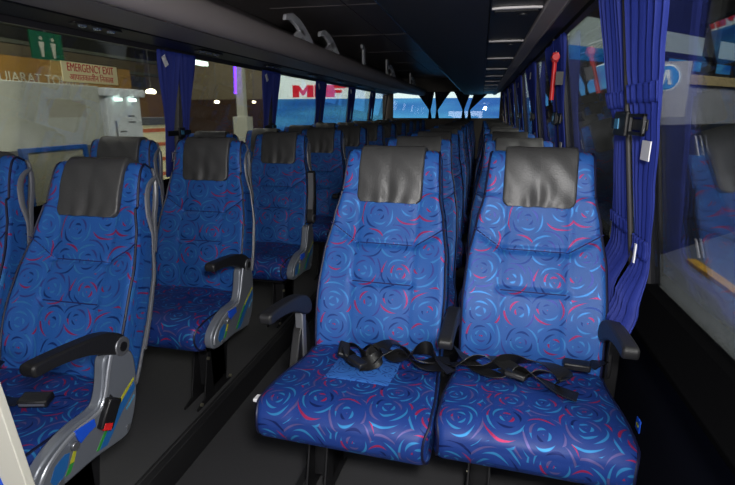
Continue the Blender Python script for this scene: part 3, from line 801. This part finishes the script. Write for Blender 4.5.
# rear window curtains: dark swags gathered to a point
for k, (a, b, c) in enumerate([(-.80, -.38, -.47), (-.37, -.02, -.31), (.05, .42, .27), (.50, .84, .40)]):
    bm = nb(); n = 26; rows = []
    for j in range(19):
        f = j/18; z = 1.755-(1.755-1.21)*f if f < 1 else 1.17
        g = min(1, f/.72); g = g**.9; w0 = a+(c-.015-a)*g; w1 = b+(c+.015-b)*g
        if f > .75: w0 -= .02*(f-.75)/.25; w1 += .03*(f-.75)/.25
        rows.append([bm.verts.new((w0+(w1-w0)*i/n, 11.44+.012*math.sin(i*1.5), z)) for i in range(n+1)])
    for p, q in zip(rows, rows[1:]):
        for i in range(n): bm.faces.new((p[i], p[i+1], q[i+1], q[i]))
    solid(tag(obj('curtain', bm, M['curtaindark'], sharp=80), '%s dark curtain swag tied to a point across the rear window' % ['leftmost', 'second from left', 'third from left', 'rightmost'][k], 'curtain', 'swags on the rear window'), .006)

# emergency hammer
t = thing('emergency_hammer', 'red emergency hammer hanging upright beside the second right curtain', 'hammer', (1.055, 3.02, 1.50))
bm = nb(); tube(bm, [(0, -.0, -.13), (0, 0, -.05), (0, 0, .08)], .012, 12); obj('handle', bm, M['red'], t)
bm = nb(); cyl(bm, (-.0, -.035, .095), (0, .035, .095), .021, 14); bx(bm, -.016, .016, -.018, .018, .07, .12); obj('head', bm, M['red'], t, bev=.004)
bm = nb(); bx(bm, .01, .05, -.02, .02, -.05, .02); obj('wall_holder', bm, M['black'], t)

# emergency exit sign on the left glass
def text(name, s, size, m, parent, loc, rot, ext=.0006, width=None, bold=0):
    c = bpy.data.curves.new(name, 'FONT'); c.body = s; c.size = size; c.extrude = ext; c.align_x = 'CENTER'; c.align_y = 'CENTER'; c.offset = bold
    o = bpy.data.objects.new('tmp', c); COL.objects.link(o)
    bpy.context.view_layer.update()
    me = bpy.data.meshes.new_from_object(o.evaluated_get(bpy.context.evaluated_depsgraph_get()))
    bpy.data.objects.remove(o)
    if width:
        xs = [v.co.x for v in me.vertices]; sc = width/(max(xs)-min(xs)); me.transform(Matrix.Diagonal((sc, 1, 1, 1)))
    me.materials.clear(); me.materials.append(m)
    r = bpy.data.objects.new(name, me); COL.objects.link(r); r.parent = parent; r.location = loc; r.rotation_euler = rot
    return r
FX = (PI/2, 0, PI/2)      # text facing +x, reading along +y
FY = (PI/2, 0, 0)         # text facing -y, reading along +x
M['signcream'] = mat('cream_sign_plate', (232, 226, 170), .5)
M['signred'] = mat('red_sign_letters', (196, 44, 40), .6)
t = thing('exit_sign', 'cream EMERGENCY EXIT sign with red lettering stuck on the left window', 'sign', (-1.425, 2.435, 1.508))
bm = nb(); bx(bm, -.003, .003, -.200, .200, -.050, .050); obj('sign_plate', bm, M['signcream'], t)
text('lettering', 'EMERGENCY EXIT', .058, M['signred'], t, (.004, 0, .022), FX, width=.335)
text('lettering', 'आपातकालीन िनकास', .044, M['signred'], t, (.004, 0, -.026), FX, width=.32)

# little blue tag on the right wall panel
t = thing('wall_tag', 'tiny blue and yellow tag on the dark wall right of the front cushion', 'tag', (1.247, 1.58, .30))
bm = nb(); bx(bm, -.006, 0, -.02, .02, -.022, .022); obj('tag_plate', bm, M['bluetab'], t, bev=.003)
bm = nb(); bx(bm, -.0075, -.006, -.010, .008, -.004, .006); obj('tag_mark', bm, M['decalyellow'], t)

# cream board in the lower left corner
M['cream'] = mat('cream_board', (205, 203, 190), .6)
t = thing('partition_board', 'slanted pale cream board with a blue edge in the bottom left corner', 'board', (-.31, .75, 0))
bm = nb(); prism(bm, [(-.045, 1.0), (-.16, 1.0), (-.16, .78), (-.068, .60), (-.035, .46), (-.02, 0), (.08, 0), (.08, .25), (.03, .48)], -.01, .01, 'y'); obj('board_panel', bm, M['cream'], t, bev=.002)
bm = nb(); prism(bm, [(-.18, .78), (-.084, .60), (-.050, .46), (-.035, 0), (-.02, 0), (-.035, .46), (-.068, .60), (-.16, .78)], -.014, .012, 'y'); obj('blue_edge', bm, M['bluetab'], t)

# ------------------------------------------------------------------ the hall outside
H = {}
H['floor'] = mat('hall_floor', (112, 115, 118), .5, bump=(3, .02))
H['wall'] = mat('hall_wall_tan', (118, 108, 84), .8)
H['brown'] = mat('hall_wall_brown', (62, 42, 26), .8)
H['beam'] = mat('dull_green_beam', (66, 70, 58), .8)
H['dark'] = mat('hall_dark_roof', (34, 36, 32), .8)
H['gold'] = mat('gold_fascia', (150, 112, 44), .6)
H['grey'] = mat('grey_display_board', (176, 178, 166), .7)
H['greyd'] = mat('dark_grey_board', (96, 96, 94), .7)
H['bluef'] = mat('blue_frame', (30, 90, 170), .6)
H['green'] = mat('green_sign', (16, 96, 60), .5)
H['white'] = mat('white_paint', (215, 220, 220), .6)
H['orange'] = mat('orange_stripe', (230, 120, 60), .6)
H['pole'] = mat('pale_pole', (200, 200, 180), .6)
H['neon'] = mat('violet_neon', (110, 50, 255), .5, emit=9)
H['lamp'] = mat('hall_lamp', (255, 240, 200), .5, emit=14)
H['lamp2'] = mat('white_tube_light', (225, 245, 235), .5, emit=5)
H['mrfw'] = mat('emissive_white', (225, 240, 236), .5, emit=1.1)  # show wall bands and letters emit their own colour
H['mrfr'] = mat('emissive_red', (225, 30, 50), .5, emit=.7)
H['beige'] = mat('beige_fascia', (178, 160, 116), .6)
H['yellow'] = mat('yellow_line', (214, 164, 44), .6)
H['barrier'] = mat('pale_grey_barrier', (150, 152, 156), .6)
H['sheet'] = mat('pale_emissive_sheet', (200, 214, 205), .6, emit=.5)  # pale sheet with a weak emission of its own colour
def mrf_blue():
    m = mat('emissive_blue', (44, 130, 205), .5)
    nt = m.node_tree; b = nt.nodes['Principled BSDF']
    tc = nt.nodes.new('ShaderNodeTexCoord'); n = nt.nodes.new('ShaderNodeTexNoise'); n.inputs['Scale'].default_value = .6
    mp = nt.nodes.new('ShaderNodeMapping'); mp.inputs['Scale'].default_value = (.35, 1, 2.6)
    nt.links.new(tc.outputs['Object'], mp.inputs[0]); nt.links.new(mp.outputs[0], n.inputs['Vector'])
    r = nt.nodes.new('ShaderNodeValToRGB'); r.color_ramp.elements[0].position = .38; r.color_ramp.elements[0].color = lin((26, 92, 168))
    r.color_ramp.elements[1].position = .66; r.color_ramp.elements[1].color = lin((78, 160, 205))
    nt.links.new(n.outputs['Fac'], r.inputs[0]); nt.links.new(r.outputs[0], b.inputs['Base Color']); nt.links.new(r.outputs[0], b.inputs['Emission Color'])
    b.inputs['Emission Strength'].default_value = .95
    return m
H['mrfb'] = mrf_blue()
HZ = -1.05
bm = nb(); bx(bm, -16, 14, -6, 22, HZ-.05, HZ); tag(obj('hall_floor', bm, H['floor']), kind='structure')
bm = nb(); bx(bm, -16, -15.8, -6, 22, HZ, 1.92); tag(obj('hall_wall_lower_left', bm, H['brown']), kind='structure')
bm = nb(); bx(bm, -16, -15.8, -6, 22, 1.92, 3.7); tag(obj('hall_wall_upper_left', bm, H['wall']), kind='structure')
bm = nb(); bx(bm, -16, 14, 22, 22.2, HZ, 1.92); tag(obj('hall_wall_lower_back', bm, H['brown']), kind='structure')
bm = nb(); bx(bm, -16, 14, 22, 22.2, 1.92, 3.7); tag(obj('hall_wall_upper_back', bm, H['wall']), kind='structure')
bm = nb(); bx(bm, 13.8, 14, -6, 22, HZ, 9); tag(obj('hall_wall_right', bm, H['dark']), kind='structure')
bm = nb(); bx(bm, -16, -15.8, -6, 22, 3.7, 9); bx(bm, -16, 14, 22, 22.2, 3.7, 9); bx(bm, -16, 14, -6, 22, 9, 9.1)
tag(obj('hall_roof', bm, H['dark']), kind='structure')
# roof beams seen through the upper panes
for k in range(5):
    bm = nb(); z = 2.9+.55*k; bx(bm, -14.2, -14.0, -2, 22, z, z+.12)
    tag(obj('roof_beam', bm, H['beam']), 'horizontal hall beam seen through the left panes, %s from the bottom' % ['first', 'second', 'third', 'fourth', 'fifth'][k], 'beam', 'hall beams on the left')
# white and blue show wall behind the coach
t = thing('show_wall', 'large glowing white and blue wall with red MRF letters behind the coach', 'billboard', (-2.3, 16, HZ))
bm = nb(); bx(bm, -3.9, 4.6, 0, .15, 1.75-HZ, 2.75-HZ); obj('white_band', bm, H['mrfw'], t)
bm = nb(); bx(bm, -3.9, 4.6, 0, .15, 0, 1.75-HZ); obj('blue_band', bm, H['mrfb'], t)
def letter(name, polys, x, z, m=None):
    bm = nb()
    for p in polys: prism(bm, [(x+q[0], z+q[1]) for q in p], -.04, 0, 'y')
    obj(name, bm, H['mrfr'], t)
letter('letter_m', [[(0, 0), (.22, 0), (.22, .22), (.33, .06), (.39, .06), (.50, .22), (.50, 0), (.72, 0), (.72, .38), (.50, .38), (.36, .20), (.22, .38), (0, .38)]], -5.46+2.3, 1.80-HZ)
letter('letter_r', [[(0, 0), (.2, 0), (.2, .12), (.26, .12), (.38, 0), (.6, 0), (.46, .14), (.56, .2), (.56, .32), (.46, .38), (0, .38)]], -4.70+2.3, 1.80-HZ)
letter('letter_f', [[(0, 0), (.2, 0), (.2, .13), (.44, .13), (.44, .22), (.2, .22), (.2, .28), (.58, .28), (.58, .38), (0, .38)]], -4.22+2.3, 1.80-HZ)
# grey display board and its neighbours on the left
t = thing('display_board', 'large grey display board outside the left window, below the exit sign', 'board', (-4, 4.4, HZ))
bm = nb(); bx(bm, -.06, 0, -1.8, 1.10, 0, 1.62-HZ); obj('board_panel', bm, H['grey'], t, bev=.01)
bm = nb(); bx(bm, 0, .004, .3, .85, 1.25-HZ, 1.45-HZ); obj('faded_patch', bm, H['greyd'] if 0 else mat('faded_board_patch', (160, 158, 140), .7), t)
bm = nb(); bx(bm, -.01, .012, -1.8, 1.18, 0, .92-HZ); obj('lower_panel', bm, H['greyd'], t)
t = thing('framed_panel', 'cream panel with a thick blue frame standing outside the left window', 'panel', (-3.3, 4.01, HZ))
bm = nb(); bx(bm, -.03, 0, -.33, .33, .9, 2.00); obj('panel_sheet', bm, mat('cream_panel_sheet', (172, 168, 138), .7), t)
bm = nb(); bx(bm, -.03, .02, -.38, -.33, .9, 2.04); bx(bm, -.03, .02, .33, .38, .9, 2.04); bx(bm, -.03, .02, -.33, .33, 2.00, 2.04); bx(bm, -.03, .02, -.38, .38, .85, .9)
obj('panel_frame', bm, H['bluef'], t)
for s in (-.3, .3):
    bm = nb(); bx(bm, -.02, 0, s-.02, s+.02, 0, .86); obj('leg', bm, H['greyd'], t)
t = thing('display_case', 'pale box shaped kiosk with small drawings beside the grey display board', 'kiosk', (-4.3, 5.92, HZ))
bm = nb(); bx(bm, -.35, .30, -.32, .34, 0, 2.62); obj('case_body', bm, H['white'], t, bev=.01)
bm = nb(); bx(bm, -.40, .34, -.36, .42, 2.56, 2.66); obj('case_top', bm, H['white'], t, bev=.01)
for dy in (-.14, .14):
    bm = nb(); cyl(bm, (.34, dy, 2.50), (.34, dy, 2.54), .05, 12); obj('spot_lamp', bm, H['lamp2'], t)
bm = nb()
for q in ((-.2, -.17, 2.0, 2.25), (-.2, -.02, 2.0, 2.03), (-.12, .0, 2.10, 2.12), (.06, .2, 2.3, 2.32), (.06, .2, 2.22, 2.24), (-.14, .04, 1.72, 1.86)): bx(bm, .30, .305, *q)
obj('drawing', bm, H['greyd'], t)
t = thing('tour_sign', 'gold fascia with pale GUJARAT TOURISM lettering behind the exit sign', 'sign', (-4.9, 4.9, HZ))
bm = nb(); bx(bm, -.1, 0, -2.6, 2.4, 2.60, 3.02); obj('fascia', bm, H['gold'], t)
text('lettering', 'GUJARAT TOURISM', .17, H['pole'], t, (.006, .70, 2.77), FX, width=1.5)
for s in (-2.4, 2.2):
    bm = nb(); bx(bm, -.1, 0, s-.05, s+.05, 0, 2.6); obj('post', bm, H['greyd'], t)
t = thing('restroom_sign', 'green sign with two pale standing figures hanging above the grey board', 'sign', (-6, 6.88, 2.27))
bm = nb(); bx(bm, -.02, 0, -.30, .30, -.24, .24); obj('sign_plate', bm, H['green'], t)
for s in (-.11, .11):
    bm = nb(); cyl(bm, (0, s, .14), (.01, s, .14), .028, 12); prism(bm, [(s-.05, .09), (s+.05, .09), (s+.03, -.02), (s+.02, -.13), (s-.02, -.13), (s-.03, -.02)], 0, .01); obj('figure', bm, H['pole'], t)
bm = nb(); bx(bm, 0, .01, -.18, .18, -.20, -.18); obj('underline', bm, H['pole'], t)
bm = nb(); cyl(bm, (-.01, 0, .24), (-.01, 0, 6.7), .012, 8); obj('hanger', bm, H['greyd'], t)
t = thing('striped_stall', 'small white stall with orange stripes seen left of the belted curtain', 'stall', (-6.2, 9.1, HZ))
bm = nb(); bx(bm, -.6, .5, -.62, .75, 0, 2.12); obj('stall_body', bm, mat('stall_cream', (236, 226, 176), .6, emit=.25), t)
bm = nb()
for z in (1.1, 1.4, 1.7, 1.98): bx(bm, .5, .51, -.62, .75, z, z+.07)
obj('stripes', bm, H['orange'], t)
bm = nb(); bx(bm, -.65, .55, -.68, .8, 2.12, 2.26); obj('stall_top', bm, H['greyd'], t)
bm = nb(); bx(bm, .5, .56, .35, .60, 1.95, 2.16); obj('stall_badge', bm, H['red'] if 'red' in H else M['red'], t)
t = thing('gold_booth', 'dim gold brown booth wall behind the striped stall', 'booth', (-8, 11.6, HZ))
bm = nb(); bx(bm, -.2, 0, -1.4, 1.3, 0, 2.85); obj('booth_wall', bm, mat('booth_brown', (118, 84, 40), .7), t)
bm = nb(); bx(bm, 0, .03, -.3, .3, 3.0, 3.25); obj('speaker_box', bm, M['black'], t)
bm = nb(); bx(bm, -.12, -.08, -.3, -.2, 2.8, 3.1); bx(bm, -.12, -.08, .2, .3, 2.8, 3.1); obj('post', bm, H['greyd'], t)
t = thing('white_pole', 'tall pale pole with a wide lower sleeve between the left curtains', 'pole', (-4, 9.35, HZ))
bm = nb(); bx(bm, -.08, .08, -.075, .075, 0, 6); obj('shaft', bm, H['pole'], t, bev=.01)
bm = nb(); bx(bm, -.15, .15, -.13, .14, 0, 2.28); obj('sleeve', bm, H['pole'], t, bev=.01)
bm = nb(); cyl(bm, (-4, 9.12, 1.66), (-4, 9.20, 2.55), .022, 10); tag(obj('neon_tube', bm, H['neon']), 'glowing violet neon tube beside the white pole', 'light')
for k, (x, y, z, lb) in enumerate(((-9, 13.5, 1.91, 'left of the belted curtain'), (-9, 17.33, 1.70, 'left of the white pole'), (-9, 20.49, 1.76, 'right of the white pole'))):
    t = thing('downlight', 'small round warm lamp glowing in the hall, %s' % lb, 'lamp', (x, y, z), group='round hall lamps')
    bm = nb(); bmesh.ops.create_uvsphere(bm, u_segments=14, v_segments=8, radius=[.15, .10, .085][k], matrix=Matrix.Diagonal((1, 1, .6, 1))); obj('globe', bm, H['lamp'], t)
    bm = nb(); cyl(bm, (0, 0, .04), (0, 0, 2), .012, 8); obj('stem', bm, H['greyd'], t)
t = thing('tube_light', 'flat white ceiling light glowing right of the belted left curtain', 'lamp', (-9, 16.3, 2.98))
bm = nb(); bx(bm, -.1, .1, -.45, .45, -.07, .07); obj('diffuser', bm, H['lamp2'], t)
bm = nb(); cyl(bm, (0, 0, .07), (0, 0, 6.02), .012, 8); obj('stem', bm, H['greyd'], t)

# right side of the hall
t = thing('neighbouring_stand', 'beige exhibition stand with a cream band seen through the right window', 'stand', (3.8, 8.95, HZ), (0, 0, math.radians(-43)))
bm = nb(); bx(bm, -.3, 0, -.75, 9, 1.73-HZ, 1.885-HZ); obj('cream_band', bm, H['beige'], t, bev=.01)
bm = nb(); bx(bm, 0, .02, -.75, 9, 1.715-HZ, 1.735-HZ); obj('dark_trim', bm, M['black'], t)
bm = nb(); bx(bm, -.28, -.02, -.75, 9, 1.12-HZ, 1.73-HZ); obj('upper_wall', bm, H['barrier'], t)
bm = nb(); bx(bm, -.26, -.02, -.75, 9, 0, 1.12-HZ); obj('dark_reflection_wall', bm, H['dark'], t)  # dark colour stands in for the dim reflection in the window glass
bm = nb()
for k in range(12): bx(bm, -.1, -.04, -.7+.8*k, -.64+.8*k, 1.885-HZ, 2.15-HZ)
bx(bm, -.12, -.02, -.75, 9, 2.10-HZ, 2.17-HZ); obj('railing', bm, M['black'], t)
t = thing('pale_roof_sheet', 'pale sheet wall glowing high beyond the right window', 'wall sheet', (6.6, 17, HZ), (0, 0, math.radians(-43)))
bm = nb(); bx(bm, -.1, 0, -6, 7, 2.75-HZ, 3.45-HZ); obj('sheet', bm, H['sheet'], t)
bm = nb(); bx(bm, 0, .02, -6, 7, 2.5-HZ, 2.8-HZ); obj('blue_strip', bm, H['mrfb'], t)
bm = nb(); bx(bm, -.1, 0, -6, 7, 0, 2.75-HZ); obj('base_wall', bm, H['greyd'], t)
bm = nb(); bx(bm, -.1, 0, -6, 7, 3.45-HZ, 7-HZ); obj('upper_wall', bm, H['dark'], t)
for k in range(3):
    bm = nb(); bx(bm, 0, .3, -3+3.6*k, -2.65+3.6*k, 0, 5.4-HZ); obj('column', bm, H['greyd'], t)
bm = nb(); bx(bm, 4.05, 4.2, -2, 8.6, HZ, HZ+.06); tag(obj('kerb_line', bm, H['yellow']), 'yellow painted kerb line running along the hall floor at right', 'kerb')
t = thing('poster_board', 'grey board with a round blue and white logo beside the big curtain', 'poster', (2.15, 4.6, HZ))
bm = nb(); bx(bm, -.33, .14, 0, .03, 1.27-HZ, 1.70-HZ); obj('board_panel', bm, mat('grey_poster', (150, 150, 152), .6), t)
bm = nb(); bx(bm, -.30, -.25, .03, .06, 0, 1.6-HZ); obj('post', bm, H['greyd'], t)
bm = nb(); bx(bm, -.16, -.12, .03, .06, 0, 1.6-HZ); obj('post', bm, H['greyd'], t)
def disc(m, r, y, name):
    bm = nb(); cyl(bm, (-.035, y, 1.575-HZ), (-.035, y-.004, 1.575-HZ), r, 40); obj(name, bm, m, t)
disc(H['white'], .105, 0, 'logo_ring'); disc(mat('logo_blue', (40, 130, 200), .5), .092, -.004, 'logo_disc')
bm = nb(); prism(bm, [(-.075, 1.52-HZ), (-.055, 1.52-HZ), (-.035, 1.60-HZ), (-.015, 1.52-HZ), (.005, 1.52-HZ), (-.022, 1.635-HZ), (-.048, 1.635-HZ)], -.012, -.008, 'y'); obj('logo_mark', bm, H['white'], t)

# ------------------------------------------------------------------ light
def area(name, loc, target, size, power, col=(1, 1, 1), sy=None):
    l = bpy.data.lights.new(name, 'AREA'); l.energy = power; l.size = size; l.color = col
    if sy: l.shape = 'RECTANGLE'; l.size_y = sy
    o = bpy.data.objects.new(name, l); COL.objects.link(o); o.location = loc
    o.rotation_euler = (Vector(target)-Vector(loc)).to_track_quat('-Z', 'Y').to_euler(); return o
area('camera_flash', (.80, -.06, 1.50), (.25, 2.2, 1.0), .16, 33, (1, .98, .96))
area('hall_lights', (-4.5, 5, 7.5), (-4.5, 5, 0), 8, 1000, (1, .96, .88), 14)
area('hall_lights', (-9, 16, 7.8), (-9, 18, 0), 6, 900, (1, .93, .82), 6)
area('hall_lights', (5, 1, 6.5), (4, 8, 0), 4, 1600, (1, .97, .9), 4)
area('front_fill', (-.1, -1.5, .9), (-.4, 3, 2.0), 1.6, 26, (.98, .97, 1), 1.0)  # added fill lamp at the aisle front, aimed up to lighten rack and ceiling
w = bpy.data.worlds.new('World'); S.world = w; w.use_nodes = True
w.node_tree.nodes['Background'].inputs[0].default_value = (.5, .52, .55, 1); w.node_tree.nodes['Background'].inputs[1].default_value = .05

# ------------------------------------------------------------------ camera
f = 490.; phi = math.atan(129.5/f); yaw = math.atan(114.5/(f/math.cos(phi)))
cam = bpy.data.cameras.new('camera'); co = bpy.data.objects.new('camera', cam); COL.objects.link(co)
cam.sensor_width = 36; cam.lens = f/735*36; cam.clip_start = .02; cam.clip_end = 100
F_ = Vector((-math.sin(yaw)*math.cos(phi), math.cos(yaw)*math.cos(phi), -math.sin(phi)))
R_ = Vector((math.cos(yaw), math.sin(yaw), 0)); U_ = R_.cross(F_)
co.matrix_world = Matrix.Translation((.68, 0, 1.30)) @ Matrix((R_, U_, -F_)).transposed().to_4x4()
S.camera = co
S.view_settings.view_transform = 'Standard'; S.view_settings.look = 'None'; S.view_settings.gamma = 1
S.view_settings.exposure = 0; S.view_settings.use_curve_mapping = False
